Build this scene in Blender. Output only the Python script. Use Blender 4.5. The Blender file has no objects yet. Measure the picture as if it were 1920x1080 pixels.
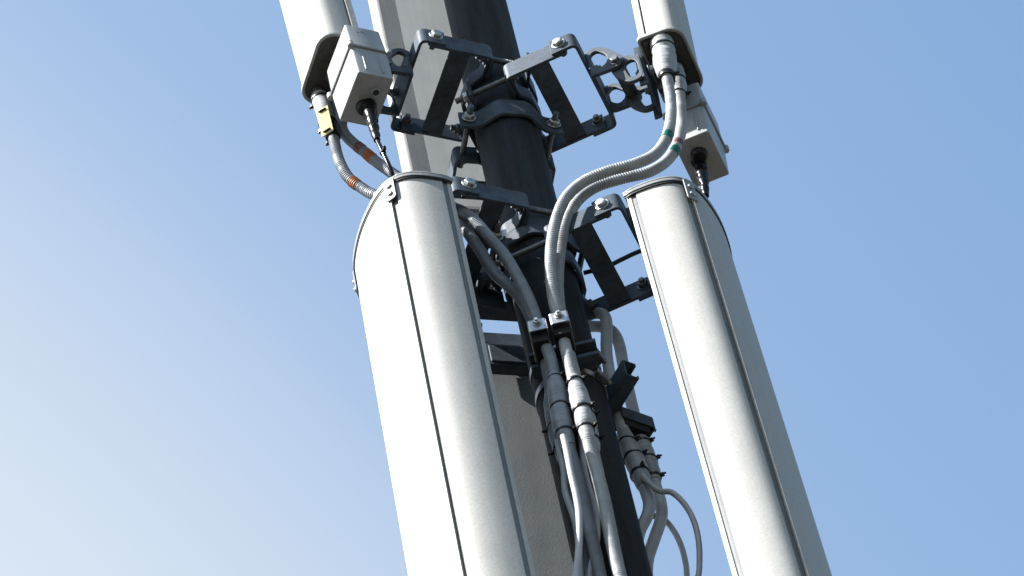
import bpy, bmesh, math, random
import numpy as np
from mathutils import Vector, Matrix

random.seed(7)
R = math.radians
scene = bpy.context.scene
COL = scene.collection

# ------------------------------------------------------------------ camera
ROLL, PITCH = R(12.97), R(55.0)
DIST, LENS = 7.2155, 142.62
fwd = Vector((0, math.cos(PITCH), math.sin(PITCH)))
up0 = Vector((0, -math.sin(PITCH), math.cos(PITCH)))
right0 = Vector((1, 0, 0))
cam_x = right0 * math.cos(ROLL) - up0 * math.sin(ROLL)
cam_y = right0 * math.sin(ROLL) + up0 * math.cos(ROLL)
cam_loc = Vector((-0.0563, 0, 0)) - fwd * DIST
cd = bpy.data.cameras.new('camera')
cam = bpy.data.objects.new('camera', cd)
COL.objects.link(cam)
cam.matrix_world = Matrix(((cam_x.x, cam_y.x, -fwd.x, cam_loc.x), (cam_x.y, cam_y.y, -fwd.y, cam_loc.y),
                           (cam_x.z, cam_y.z, -fwd.z, cam_loc.z), (0, 0, 0, 1)))
cd.sensor_width = 36.0
cd.lens = LENS
cd.clip_start = 0.1
cd.clip_end = 5000
cd.dof.use_dof = True
cd.dof.focus_distance = 7.15
cd.dof.aperture_fstop = 11
scene.camera = cam

# ------------------------------------------------------------------ sun and sky
SUN_AZ, SUN_EL = R(-60.0), R(43.0)          # azimuth counted from the camera side (-Y) towards +X
to_sun = Vector((math.sin(SUN_AZ) * math.cos(SUN_EL), -math.cos(SUN_AZ) * math.cos(SUN_EL), math.sin(SUN_EL)))
sd = bpy.data.lights.new('sun', 'SUN')
sd.energy = 4.5
sd.angle = R(0.53)
sd.color = (1.0, 0.97, 0.93)
sun = bpy.data.objects.new('sun', sd)
COL.objects.link(sun)
sun.rotation_euler = to_sun.to_track_quat('Z', 'Y').to_euler()

world = bpy.data.worlds.new('World')
scene.world = world
world.use_nodes = True
wn, wl = world.node_tree.nodes, world.node_tree.links
bg = wn['Background']
bg.inputs['Strength'].default_value = 0.06
sky = wn.new('ShaderNodeTexSky')
sky.sky_type = 'NISHITA'
sky.sun_disc = False
sky.sun_elevation = SUN_EL
sky.sun_rotation = math.atan2(to_sun.x, to_sun.y)
sky.altitude = 200
sky.air_density = 1.0
sky.dust_density = 1.2
sky.ozone_density = 1.6
# pale veil of high haze thickening towards the horizon on the left
HAZE_DIR = Vector((-0.5624, 0.7199, 0.4067)).normalized()
tc = wn.new('ShaderNodeTexCoord')
dot = wn.new('ShaderNodeVectorMath'); dot.operation = 'DOT_PRODUCT'
dot.inputs[1].default_value = HAZE_DIR
wl.new(tc.outputs['Generated'], dot.inputs[0])
vr = wn.new('ShaderNodeValToRGB')
vr.color_ramp.interpolation = 'B_SPLINE'
ce = vr.color_ramp.elements
ce[0].position, ce[0].color = 0.52, (0, 0, 0, 1)
ce[1].position, ce[1].color = 0.90, (1, 1, 1, 1)
for p_, v_ in ((0.64, 0.0), (0.712, 0.10), (0.757, 0.15), (0.787, 0.48), (0.828, 0.93), (0.865, 1.0)):
    e_ = ce.new(p_); e_.color = (v_, v_, v_, 1)
wl.new(dot.outputs['Value'], vr.inputs['Fac'])
tint = wn.new('ShaderNodeMix'); tint.data_type = 'RGBA'; tint.blend_type = 'MULTIPLY'
tint.inputs['Factor'].default_value = 1.0
tint.inputs['B'].default_value = (0.955, 1.015, 0.945, 1)
wl.new(sky.outputs['Color'], tint.inputs['A'])
mx = wn.new('ShaderNodeMix'); mx.data_type = 'RGBA'
mx.inputs['B'].default_value = (2.20, 2.42, 2.66, 1)
wl.new(vr.outputs['Color'], mx.inputs['Factor'])
wl.new(tint.outputs['Result'], mx.inputs['A'])
wl.new(mx.outputs['Result'], bg.inputs['Color'])

vs = scene.view_settings
vs.view_transform = 'Standard'
vs.look = 'None'
vs.gamma = 1.0
vs.use_curve_mapping = False
vs.exposure = 2.525
scene.render.film_transparent = False

# ------------------------------------------------------------------ materials
def new_mat(name):
    m = bpy.data.materials.new(name)
    m.use_nodes = True
    m.node_tree.nodes['Principled BSDF'].inputs['Specular IOR Level'].default_value = 0.18
    return m, m.node_tree.nodes, m.node_tree.links, m.node_tree.nodes['Principled BSDF']

def noise(nodes, links, scale, detail=3, rough=0.55, stretch=None, coord='Object'):
    t = nodes.new('ShaderNodeTexCoord')
    n = nodes.new('ShaderNodeTexNoise')
    n.inputs['Scale'].default_value = scale
    n.inputs['Detail'].default_value = detail
    n.inputs['Roughness'].default_value = rough
    if stretch:
        mp = nodes.new('ShaderNodeMapping')
        mp.inputs['Scale'].default_value = stretch
        links.new(t.outputs[coord], mp.inputs['Vector'])
        links.new(mp.outputs['Vector'], n.inputs['Vector'])
    else:
        links.new(t.outputs[coord], n.inputs['Vector'])
    return n

def ramp(nodes, links, src, stops):
    r = nodes.new('ShaderNodeValToRGB')
    el = r.color_ramp.elements
    while len(el) > 1:
        el.remove(el[-1])
    el[0].position, el[0].color = stops[0][0], (*stops[0][1], 1)
    for p, c in stops[1:]:
        e = el.new(p); e.color = (*c, 1)
    links.new(src, r.inputs['Fac'])
    return r

def mul(nodes, links, a, b, fac=1.0, mode='MULTIPLY'):
    m = nodes.new('ShaderNodeMix'); m.data_type = 'RGBA'; m.blend_type = mode
    m.inputs['Factor'].default_value = fac
    links.new(a, m.inputs['A']); links.new(b, m.inputs['B'])
    return m.outputs['Result']

def bump(nodes, links, bsdf, src, strength, dist):
    b = nodes.new('ShaderNodeBump')
    b.inputs['Strength'].default_value = strength
    b.inputs['Distance'].default_value = dist
    links.new(src, b.inputs['Height'])
    links.new(b.outputs['Normal'], bsdf.inputs['Normal'])
    return b

def g(v, t=(1, 1, 1)):
    return (v * t[0], v * t[1], v * t[2])

def painted(name, base, tint=(1, 1, 1), speck=0.06, rough=0.45, speck_scale=420, bump_s=0.12, streak=0.10, metallic=0.0, bump_scale=None, bump_d=0.0006):
    """matt paint / glass-fibre skin: fine speckle, broad stains, vertical streaks, fine relief"""
    m, n, l, b = new_mat(name)
    fine = noise(n, l, speck_scale, 2, 0.7)
    c1 = ramp(n, l, fine.outputs['Fac'], [(0.30, g(base * (1 - speck), tint)), (0.70, g(min(base * (1 + speck), 0.95), tint))])
    broad = noise(n, l, 9, 5, 0.6)
    c2 = ramp(n, l, broad.outputs['Fac'], [(0.35, g(1 - streak * 0.8)), (0.6, g(1.0))])
    st = noise(n, l, 40, 4, 0.6, (1, 1, 0.05))
    c3 = ramp(n, l, st.outputs['Fac'], [(0.33, g(1 - streak, (1, .99, .965))), (0.58, g(1.0))])
    col = mul(n, l, mul(n, l, c1.outputs['Color'], c2.outputs['Color']), c3.outputs['Color'])
    l.new(col, b.inputs['Base Color'])
    rr = ramp(n, l, broad.outputs['Fac'], [(0.3, g(rough - .06)), (0.7, g(rough + .10))])
    l.new(rr.outputs['Color'], b.inputs['Roughness'])
    b.inputs['Metallic'].default_value = metallic
    bn = fine if bump_scale is None else noise(n, l, bump_scale, 3, 0.6)
    bump(n, l, b, bn.outputs['Fac'], bump_s, bump_d)
    return m

def plain(name, col, rough=0.5, metallic=0.0, var=0.12, scale=60, bump_s=0.05):
    m, n, l, b = new_mat(name)
    nz = noise(n, l, scale, 4, 0.6)
    c = ramp(n, l, nz.outputs['Fac'], [(0.3, tuple(x * (1 - var) for x in col)), (0.7, tuple(min(1, x * (1 + var)) for x in col))])
    l.new(c.outputs['Color'], b.inputs['Base Color'])
    b.inputs['Roughness'].default_value = rough
    b.inputs['Metallic'].default_value = metallic
    bump(n, l, b, nz.outputs['Fac'], bump_s, 0.0006)
    return m

def galvanised(name, base, tint, rough=0.5, metallic=0.25, spec=0.10, stretch=None):
    """dull painted galvanised steel with spangle, dirt and pale scratches"""
    m, n, l, b = new_mat(name)
    t = n.new('ShaderNodeTexCoord')
    vo = n.new('ShaderNodeTexVoronoi'); vo.inputs['Scale'].default_value = 160
    l.new(t.outputs['Object'], vo.inputs['Vector'])
    sp = ramp(n, l, vo.outputs['Color'], [(0.0, g(base * 0.86, tint)), (1.0, g(base * 1.14, tint))])
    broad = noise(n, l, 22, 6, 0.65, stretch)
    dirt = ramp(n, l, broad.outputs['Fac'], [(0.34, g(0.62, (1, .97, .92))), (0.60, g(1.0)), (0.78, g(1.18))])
    col = mul(n, l, sp.outputs['Color'], dirt.outputs['Color'])
    fine = noise(n, l, 300, 3, 0.6)
    fr = ramp(n, l, fine.outputs['Fac'], [(0.35, g(0.88)), (0.65, g(1.08))])
    col = mul(n, l, col, fr.outputs['Color'])
    l.new(col, b.inputs['Base Color'])
    b.inputs['Metallic'].default_value = metallic
    b.inputs['Specular IOR Level'].default_value = spec
    rr = ramp(n, l, broad.outputs['Fac'], [(0.3, g(rough + .12)), (0.75, g(rough - .08))])
    l.new(rr.outputs['Color'], b.inputs['Roughness'])
    bump(n, l, b, fine.outputs['Fac'], 0.10, 0.0005)
    return m

def wound(name, base, tint, pitch=150):
    """self-amalgamating tape: fine wound layers with soft tonal rings"""
    m, n, l, b = new_mat(name)
    z = noise(n, l, pitch, 3, 0.5, (0.25, 0.25, 2.2))
    c = ramp(n, l, z.outputs['Fac'], [(0.3, g(base * 0.82, tint)), (0.55, g(base, tint)), (0.8, g(min(base * 1.08, .9), tint))])
    br = noise(n, l, 30, 4, 0.6)
    d = ramp(n, l, br.outputs['Fac'], [(0.35, g(0.78)), (0.6, g(1.0))])
    l.new(mul(n, l, c.outputs['Color'], d.outputs['Color']), b.inputs['Base Color'])
    b.inputs['Roughness'].default_value = 0.42
    bump(n, l, b, z.outputs['Fac'], 0.35, 0.0012)
    return m

M = {}
M['radome'] = painted('radome_paint', 0.232, (1, 0.995, 0.97), speck=0.13, rough=0.62, speck_scale=320, bump_s=0.25, streak=0.055, bump_d=0.0007)
M['radome_seam'] = painted('radome_edge', 0.20, (1, 1, 0.99), speck=0.18, rough=0.5, speck_scale=260, bump_s=0.25, streak=0.15)
M['channel'] = painted('groove_shade_grey', 0.11, (0.96, 1, 1.03), speck=0.1, rough=0.5, speck_scale=200, bump_s=0.15, streak=0.15)  # darker grey that paints shade into the antenna grooves
M['recess'] = painted('seam_gap', 0.11, (1, 1, 0.97), speck=0.25, rough=0.6, speck_scale=200, bump_s=0.2, streak=0.2)
M['tray'] = painted('tray_paint', 0.26, (1, 0.985, 0.95), speck=0.10, rough=0.5, speck_scale=300, bump_s=0.35, streak=0.12, bump_scale=190, bump_d=0.0012)
M['leather'] = painted('textured_back', 0.108, (0.92, 1.0, 1.05), speck=0.06, rough=0.55, speck_scale=400, bump_s=0.45, streak=0.08, bump_scale=340, bump_d=0.0009)
M['back_smooth'] = painted('back_alloy_paint', 0.25, (0.97, 1, 1.01), speck=0.05, rough=0.5, speck_scale=350, bump_s=0.10, streak=0.10)
M['cap'] = painted('cap_plastic', 0.16, (0.97, 1, 1.02), speck=0.10, rough=0.4, speck_scale=200, bump_s=0.2, streak=0.15)
M['rim'] = painted('rim_plastic', 0.225, (0.98, 1, 1.0), speck=0.08, rough=0.45, speck_scale=220, bump_s=0.15, streak=0.18)
M['underplate'] = painted('under_plate', 0.045, (1, 0.99, 0.96), speck=0.12, rough=0.5, speck_scale=160, bump_s=0.1, streak=0.25)
M['steel'] = galvanised('bracket_steel', 0.056, (0.78, 1.0, 1.30), 0.50, 0.0, 0.08)
M['steel_light'] = galvanised('hinge_steel', 0.062, (0.86, 1.0, 1.18), 0.48, 0.2)
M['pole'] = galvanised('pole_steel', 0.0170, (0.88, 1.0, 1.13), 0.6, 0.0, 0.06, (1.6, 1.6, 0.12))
M['bolt'] = plain('bolt_zinc', (0.27, 0.275, 0.28), 0.38, 0.8, 0.45, 140, 0.2)
M['bolt_dull'] = plain('bolt_dull', (0.09, 0.095, 0.10), 0.42, 0.6, 0.3, 120, 0.1)
M['silver'] = plain('stainless', (0.32, 0.32, 0.33), 0.33, 0.8, 0.18, 90, 0.1)
M['cable'] = plain('cable_sheath', (0.125, 0.136, 0.155), 0.45, 0.0, 0.16, 28, 0.05)
M['cable_pale'] = plain('cable_sheath_pale', (0.175, 0.182, 0.19), 0.42, 0.0, 0.2, 28, 0.05)
M['cable_light'] = plain('cable_sheath_light', (0.235, 0.245, 0.26), 0.42, 0.0, 0.16, 28, 0.05)
M['cable_thin'] = plain('thin_cable', (0.235, 0.24, 0.25), 0.38, 0.0, 0.10, 28, 0.03)
M['tape_grey'] = wound('tape_grey', 0.155, (0.92, 1.0, 1.12))
M['tape_white'] = wound('tape_white', 0.215, (0.98, 1, 1.03))
M['tape_mid'] = wound('tape_mid', 0.20, (0.98, 1.0, 1.03))
M['black'] = plain('black_plastic', (0.009, 0.009, 0.010), 0.35, 0.0, 0.2, 60, 0.05)
M['rubber'] = plain('black_rubber', (0.006, 0.006, 0.006), 0.6, 0.0, 0.2, 60, 0.1)
M['gloss_black'] = plain('shrink_sleeve', (0.0035, 0.0035, 0.0045), 0.26, 0.0, 0.2, 80, 0.2)
M['box'] = painted('box_plastic', 0.215, (0.96, 1.0, 1.05), speck=0.03, rough=0.38, speck_scale=300, bump_s=0.04, streak=0.14)
M['yellow'] = plain('tag_yellow', (0.36, 0.33, 0.17), 0.5, 0.0, 0.10, 70, 0.03)
M['orange'] = plain('band_orange', (0.22, 0.065, 0.018), 0.45, 0.0, 0.2, 90, 0.1)
M['teal'] = plain('band_teal', (0.004, 0.075, 0.065), 0.4, 0.0, 0.2, 90, 0.1)
M['plum'] = plain('band_plum', (0.11, 0.05, 0.06), 0.45, 0.0, 0.25, 90, 0.1)
M['gloss_black'].node_tree.nodes['Principled BSDF'].inputs['Specular IOR Level'].default_value = 0.14
M['ground'] = plain('ground_grass', (0.045, 0.042, 0.035), 0.9, 0.0, 0.3, 0.8, 0.1)

# ------------------------------------------------------------------ mesh helpers
class MB:
    def __init__(self):
        self.v, self.f, self.s = [], [], []
    def add(self, verts, faces, mat=None, smooth=False):
        o = len(self.v)
        for p in verts:
            p = Vector(p)
            self.v.append(tuple(mat @ p) if mat is not None else tuple(p))
        for fc in faces:
            self.f.append(tuple(i + o for i in fc)); self.s.append(smooth)
        return self
    def box(self, c, s, mat=None):
        x, y, z = (k / 2 for k in s)
        vs = [(c[0] + a * x, c[1] + b * y, c[2] + d * z) for a in (-1, 1) for b in (-1, 1) for d in (-1, 1)]
        return self.add(vs, [(0, 1, 3, 2), (4, 6, 7, 5), (0, 4, 5, 1), (2, 3, 7, 6), (0, 2, 6, 4), (1, 5, 7, 3)], mat)
    def prism(self, poly, z0, z1, mat=None, smooth=False):
        n = len(poly)
        vs = [(p[0], p[1], z0) for p in poly] + [(p[0], p[1], z1) for p in poly]
        fs = [tuple(range(n))[::-1], tuple(range(n, 2 * n))]
        self.add(vs, fs, mat)
        o = len(self.v) - 2 * n
        for i in range(n):
            j = (i + 1) % n
            self.f.append((o + i, o + j, o + n + j, o + n + i)); self.s.append(smooth)
        return self
    def shell(self, outer, inner, z0, z1, closed=False, mat=None, smooth=True):
        """wall between two polylines of equal length, extruded in z"""
        n = len(outer)
        vs = [(p[0], p[1], z) for z in (z0, z1) for p in outer] + [(p[0], p[1], z) for z in (z0, z1) for p in inner]
        o0, o1, i0, i1 = 0, n, 2 * n, 3 * n
        rng = range(n if closed else n - 1)
        A, B = [], []
        for i in rng:
            j = (i + 1) % n
            A += [(o0 + i, o0 + j, o1 + j, o1 + i), (i0 + j, i0 + i, i1 + i, i1 + j)]
            B += [(o1 + i, o1 + j, i1 + j, i1 + i), (o0 + j, o0 + i, i0 + i, i0 + j)]
        if not closed:
            B += [(o0, o1, i1, i0), (o0 + n - 1, i0 + n - 1, i1 + n - 1, o1 + n - 1)]
        base = len(self.v)
        self.add(vs, A, mat, smooth)
        for fc in B:
            self.f.append(tuple(base + k for k in fc)); self.s.append(False)
        return self
    def lathe(self, prof, n=16, mat=None, smooth=True, cap=True):
        """prof: list of (r, z) around local Z"""
        vs, fs = [], []
        for r, z in prof:
            for k in range(n):
                t = 2 * math.pi * k / n
                vs.append((r * math.cos(t), r * math.sin(t), z))
        for i in range(len(prof) - 1):
            for k in range(n):
                j = (k + 1) % n
                fs.append((i * n + k, i * n + j, (i + 1) * n + j, (i + 1) * n + k))
        o = len(self.v)
        self.add(vs, fs, mat, smooth)
        if cap:
            self.f.append(tuple(o + k for k in range(n))[::-1]); self.s.append(False)
            q = o + (len(prof) - 1) * n
            self.f.append(tuple(q + k for k in range(n))); self.s.append(False)
        return self
    def cyl(self, p, d, r, h, n=12, mat=None, smooth=True):
        return self.lathe([(r, 0), (r, h)], n, frame(p, d) if mat is None else mat @ frame(p, d), smooth)
    def tube(self, pts, rad, n=12, caps=True, smooth=True):
        """pts: ordered points; rad: radius or list"""
        pts = [Vector(p) for p in pts]
        m = len(pts)
        rs = rad if isinstance(rad, (list, tuple)) else [rad] * m
        T = []
        for i in range(m):
            a, b = pts[max(i - 1, 0)], pts[min(i + 1, m - 1)]
            T.append((b - a).normalized())
        nrm = T[0].orthogonal().normalized()
        vs, fs = [], []
        for i in range(m):
            nrm = (nrm - T[i] * nrm.dot(T[i])).normalized()
            bn = T[i].cross(nrm)
            for k in range(n):
                t = 2 * math.pi * k / n
                vs.append(pts[i] + (nrm * math.cos(t) + bn * math.sin(t)) * rs[i])
        for i in range(m - 1):
            for k in range(n):
                j = (k + 1) % n
                fs.append((i * n + k, i * n + j, (i + 1) * n + j, (i + 1) * n + k))
        o = len(self.v)
        self.add(vs, fs, None, smooth)
        if caps:
            self.f.append(tuple(o + k for k in range(n))[::-1]); self.s.append(False)
            q = o + (m - 1) * n
            self.f.append(tuple(q + k for k in range(n))); self.s.append(False)
        return self
    def strip(self, path, t, z0, z1, rc=0.012, mat=None):
        """flat bar of thickness t bent along a plan path with rounded corners"""
        pl = round_path(path, rc)
        a, b = offset_open(pl, t / 2), offset_open(pl, -t / 2)
        return self.shell(a, b, z0, z1, False, mat, smooth=False)
    def hexbolt(self, p, d, r=0.0095, h=0.007, washer=True, mat=None, stud=0.0):
        Mx = frame(p, d, random.random())
        if mat is not None:
            Mx = mat @ Mx
        z = 0.0
        if washer:
            self.lathe([(r * 1.32, 0), (r * 1.32, 0.0018)], 16, Mx); z = 0.0018
        self.lathe([(r * 1.0, z), (r * 1.0, z + h * .8), (r * .82, z + h)], 6, Mx, smooth=False)
        if stud:
            self.lathe([(r * .55, z + h), (r * .55, z + h + stud)], 10, Mx)
        return self
    def build(self, name, mat, parent=None, bevel=0.0, seg=2, auto=True):
        me = bpy.data.meshes.new(name)
        me.from_pydata(self.v, [], self.f)
        bm = bmesh.new(); bm.from_mesh(me)
        bmesh.ops.recalc_face_normals(bm, faces=bm.faces)
        bm.to_mesh(me); bm.free()
        for p, s in zip(me.polygons, self.s):
            p.use_smooth = s
        me.set_sharp_from_angle(angle=R(38))
        me.materials.append(M[mat])
        o = bpy.data.objects.new(name, me)
        COL.objects.link(o)
        if bevel:
            md = o.modifiers.new('bevel', 'BEVEL'); md.width = bevel; md.segments = seg
            md.limit_method = 'ANGLE'; md.angle_limit = R(40)
        if parent is not None:
            o.parent = parent
        return o

def frame(p, d, spin=0.0):
    d = Vector(d).normalized()
    x = d.orthogonal().normalized()
    y = d.cross(x)
    m = Matrix(((x.x, y.x, d.x, p[0]), (x.y, y.y, d.y, p[1]), (x.z, y.z, d.z, p[2]), (0, 0, 0, 1)))
    return m @ Matrix.Rotation(spin, 4, 'Z')

def round_path(pts, r, n=5):
    pts = [Vector((p[0], p[1])) for p in pts]
    out = [pts[0]]
    for i in range(1, len(pts) - 1):
        a, b, c = pts[i - 1], pts[i], pts[i + 1]
        u, w = (a - b), (c - b)
        q = min(r, u.length * .45, w.length * .45)
        p0, p1 = b + u.normalized() * q, b + w.normalized() * q
        for k in range(n + 1):
            t = k / n
            out.append(p0 * (1 - t) ** 2 + b * 2 * t * (1 - t) + p1 * t * t)
    out.append(pts[-1])
    return out

def offset_open(pl, d):
    out = []
    m = len(pl)
    for i in range(m):
        a, b = pl[max(i - 1, 0)], pl[min(i + 1, m - 1)]
        t = (b - a).normalized()
        k = 1.0
        if 0 < i < m - 1:
            t1, t2 = (pl[i] - a).normalized(), (b - pl[i]).normalized()
            k = 1 / max(0.6, math.sqrt(max(0.01, (1 + t1.dot(t2)) / 2)))
        out.append(Vector((pl[i].x - t.y * d * k, pl[i].y + t.x * d * k)))
    return out

def round_poly(pts, r, n=4):
    """closed polygon with rounded corners"""
    out = []
    m = len(pts)
    P = [Vector((p[0], p[1])) for p in pts]
    for i in range(m):
        a, b, c = P[i - 1], P[i], P[(i + 1) % m]
        u, w = (a - b), (c - b)
        q = min(r, u.length * .48, w.length * .48)
        p0, p1 = b + u.normalized() * q, b + w.normalized() * q
        for k in range(n + 1):
            t = k / n
            out.append(p0 * (1 - t) ** 2 + b * 2 * t * (1 - t) + p1 * t * t)
    return out

def catmull(P, step=0.0022):
    P = [Vector(p) for p in P]
    Q = [P[0] * 2 - P[1]] + P + [P[-1] * 2 - P[-2]]
    pts, idx = [], []
    for i in range(len(P) - 1):
        p0, p1, p2, p3 = Q[i:i + 4]
        n = max(2, int((p2 - p1).length / step))
        for k in range(n):
            t = k / n
            pts.append(0.5 * ((2 * p1) + (p2 - p0) * t + (2 * p0 - 5 * p1 + 4 * p2 - p3) * t * t + (3 * p1 - p0 - 3 * p2 + p3) * t ** 3))
            idx.append(i + t)
    pts.append(P[-1]); idx.append(len(P) - 1.0)
    return pts, idx

def empty(name, loc=(0, 0, 0), az=None, rot=None):
    o = bpy.data.objects.new(name, None)
    o.empty_display_size = 0.05
    COL.objects.link(o)
    o.location = loc
    if az is not None:
        o.rotation_euler = (0, 0, outz(az))
    if rot is not None:
        o.rotation_euler = rot
    return o

def outz(az):
    """z rotation that turns local +X to the outward direction of azimuth az (degrees from -Y towards +X)"""
    return math.atan2(-math.cos(R(az)), math.sin(R(az)))

def pos(az, a, b, z):
    t = R(az)
    return Vector((a * math.sin(t) + b * math.cos(t), -a * math.cos(t) + b * math.sin(t), z))

def tag(o, label, cat, group=None, kind=None):
    o['label'] = label
    o['category'] = cat
    if group:
        o['group'] = group
    if kind:
        o['kind'] = kind
    return o

# ------------------------------------------------------------------ ground far below (lights the undersides)
gb = MB().add([(-900, -900, -7.5), (900, -900, -7.5), (900, 900, -7.5), (-900, 900, -7.5)], [(0, 1, 2, 3)])
go = gb.build('ground', 'ground')
go['kind'] = 'structure'
go['label'] = 'dark grassy ground at the foot of the mast'

AZ_L, AZ_R, AZ_B = -61.5, 77.0, 200.0

# ------------------------------------------------------------------ the pole
mb = MB()
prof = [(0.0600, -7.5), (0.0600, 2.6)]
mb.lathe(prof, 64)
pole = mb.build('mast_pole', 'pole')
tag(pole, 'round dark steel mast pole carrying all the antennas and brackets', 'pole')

def band(z, name_parent, az_buckle):
    b = MB()
    n = 64
    out = [Vector((0.0622 * math.cos(2 * math.pi * k / n), 0.0622 * math.sin(2 * math.pi * k / n))) for k in range(n)]
    inn = [v * (0.0606 / 0.0622) for v in out]
    b.shell(out, inn, z - 0.007, z + 0.007, True)
    return b
for z, az in ((-0.290, 68), (-0.362, 62)):
    t = empty('steel_band', (0, 0, z))
    band(0, t, az).build('strap', 'silver', t)
    bk = MB()
    m = Matrix.Rotation(outz(az), 4, 'Z')
    bk.box((0.067, 0, 0), (0.010, 0.026, 0.018), m)
    bk.build('buckle', 'bolt_dull', t, 0.0015)
    sc = MB().cyl(m @ Vector((0.069, -0.020, 0)), m.to_3x3() @ Vector((0, 1, 0)), 0.0045, 0.040)
    sc.build('screw', 'bolt', t)
    tag(t, ['upper', 'lower'][z < -.3] + ' stainless band strapped round the pole at the cable clamps', 'strap', 'bands round the pole')

# ------------------------------------------------------------------ lower antennas (wide bowed radome)
HALF = [(0.0, 0.1268), (0.016, 0.1298), (0.052, 0.1278), (0.080, 0.1205), (0.099, 0.1068), (0.112, 0.0865), (0.119, 0.062), (0.1235, 0.030), (0.125, 0.0)]

def full_profile():
    pts = HALF + [(d, -b) for d, b in HALF[-2::-1]]
    P = [Vector((d, b, 0)) for d, b in pts]
    sm, _ = catmull(P, 0.003)
    return [Vector((p.x, p.y)) for p in sm]

PROF = full_profile()

def off(pl, d):
    """offset outward (positive = away from the section's inside)"""
    return offset_open(pl, -d)

def sub(pl, cond):
    return [p for p in pl if cond(p)]

def lower_antenna(az, a0, ztop, length, label, back_view=False):
    root = empty('panel_antenna', pos(az, a0, 0, ztop), az)
    L = length
    outward = 1
    test = offset_open(PROF, 0.004)
    sgn = 1 if max(p.x for p in test) > max(p.x for p in PROF) else -1
    O = lambda pl, d: offset_open(pl, sgn * d)
    side_p = [p for p in PROF if p.y > 0 and 0.0180 < p.x <= 0.0990]
    side_n = [p for p in PROF if p.y < 0 and 0.0180 < p.x <= 0.0990]
    front = [p for p in PROF if p.x > 0.1052]
    tray_p = [p for p in PROF if p.y > 0 and p.x <= 0.0095]
    tray_n = [p for p in PROF if p.y < 0 and p.x <= 0.0095]
    for pl in (side_p, side_n):
        MB().shell(O(pl, 0), O(pl, -0.004), -L, -0.001).build('side_panel', 'radome', root, 0.0008)
    MB().shell(O(front, 0.0018), O(front, -0.0025), -L, -0.001).build('front_cover', 'radome', root, 0.0008)
    # worn lips and the dark recess along both seams
    for s in (1, -1):
        i = max((k for k, p in enumerate(PROF) if (p.y * s > 0 and p.x <= 0.1045)), key=lambda k: PROF[k].x)
        j0, j1 = max(0, i - 5), min(len(PROF) - 1, i + 5)
        seg = PROF[j0:j1 + 1]
        MB().shell(O(seg, -0.0032), O(seg, -0.007), -L, -0.002).build('seam_recess', 'recess', root)
    lipw = [p for p in PROF if p.x > 0.1052]
    for ends in (lipw[:2], lipw[-2:]):
        MB().shell(O(ends, 0.0026), O(ends, 0.0), -L, -0.001).build('seam_lip', 'radome_seam', root, 0.0005)
    # back tray: rim strips and back sheet
    for pl in (tray_p, tray_n):
        MB().shell(O(pl, -0.0004), O(pl, -0.006), -L, -0.001).build('tray_rim', 'tray', root, 0.0008)
    bkm = 'leather'
    for s in (1, -1):
        gp = [p for p in PROF if p.y * s > 0 and 0.007 < p.x < 0.024]
        MB().shell(O(gp, -0.0028), O(gp, -0.0055), -L + .001, -0.002).build('rim_joint', 'channel', root)  # groove floor coloured darker than the skin to deepen its shade
    b = MB()
    hw = 0.1262
    b.box((0.0035, 0, -L / 2 - .001), (0.005, 2 * hw - 0.012, L - .004))
    b.build('back_sheet', bkm, root, 0.001)
    inner = [p * 0.965 for p in O(PROF, -0.012)]
    # caps
    cp = O(PROF, 0.0045)
    cp[0] = Vector((-0.004, cp[0].y)); cp[-1] = Vector((-0.004, cp[-1].y))
    b = MB(); b.prism(cp, 0.004, 0.0105); b.build('top_cap', 'cap', root, 0.0022, 3)
    cpi = O(PROF, 0.0016)
    b = MB(); b.shell(cp, O(PROF, 0.0026), -0.0035, 0.004); b.build('cap_lip', 'cap', root, 0.0008)
    b = MB(); b.shell(O(PROF, 0.0030), O(PROF, 0.0021), -0.0085, 0.002); b.build('gasket', 'rubber', root)
    b = MB(); b.prism(cp, -L - 0.012, -L - 0.002); b.build('bottom_cap', 'cap', root, 0.0022, 3)
    # corner clips, two screws each
    for s in (1, -1):
        i = max((k for k, p in enumerate(PROF) if (p.y * s > 0 and p.x <= 0.105)), key=lambda k: PROF[k].x)
        p = PROF[i]
        tdir = (PROF[i + 1] - PROF[i - 1]).normalized()
        nd = Vector((p.x - 0.05, p.y)); nrm = Vector((tdir.y, -tdir.x))
        if nrm.dot(nd) < 0: nrm = -nrm
        zx = Vector((0, 0, 1)); N3 = Vector((nrm.x, nrm.y, 0)); T3 = zx.cross(N3)
        c = Vector((p.x, p.y, 0)) + N3 * 0.0035
        Mx = Matrix(((T3.x, zx.x, N3.x, c.x), (T3.y, zx.y, N3.y, c.y), (T3.z, zx.z, N3.z, c.z), (0, 0, 0, 1)))
        out = round_poly([(-0.011, -0.058), (0.011, -0.058), (0.011, 0.006), (-0.011, 0.006)], 0.007)
        cl = MB(); cl.prism(out, 0.0, 0.0028, Mx)
        clip = cl.build('corner_clip', 'cap', root, 0.0006)
        for zz in (-0.018, -0.041):
            sc = MB(); sc.lathe([(0.0054, 0.0028), (0.0054, 0.0050), (0.0038, 0.0068)], 14, Mx @ Matrix.Translation((0, zz, 0)))
            sc.lathe([(0.0016, 0.0066), (0.0016, 0.0072)], 6, Mx @ Matrix.Translation((0, zz, 0)))
            sc.build('screw', 'bolt', clip)
    return root

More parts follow.
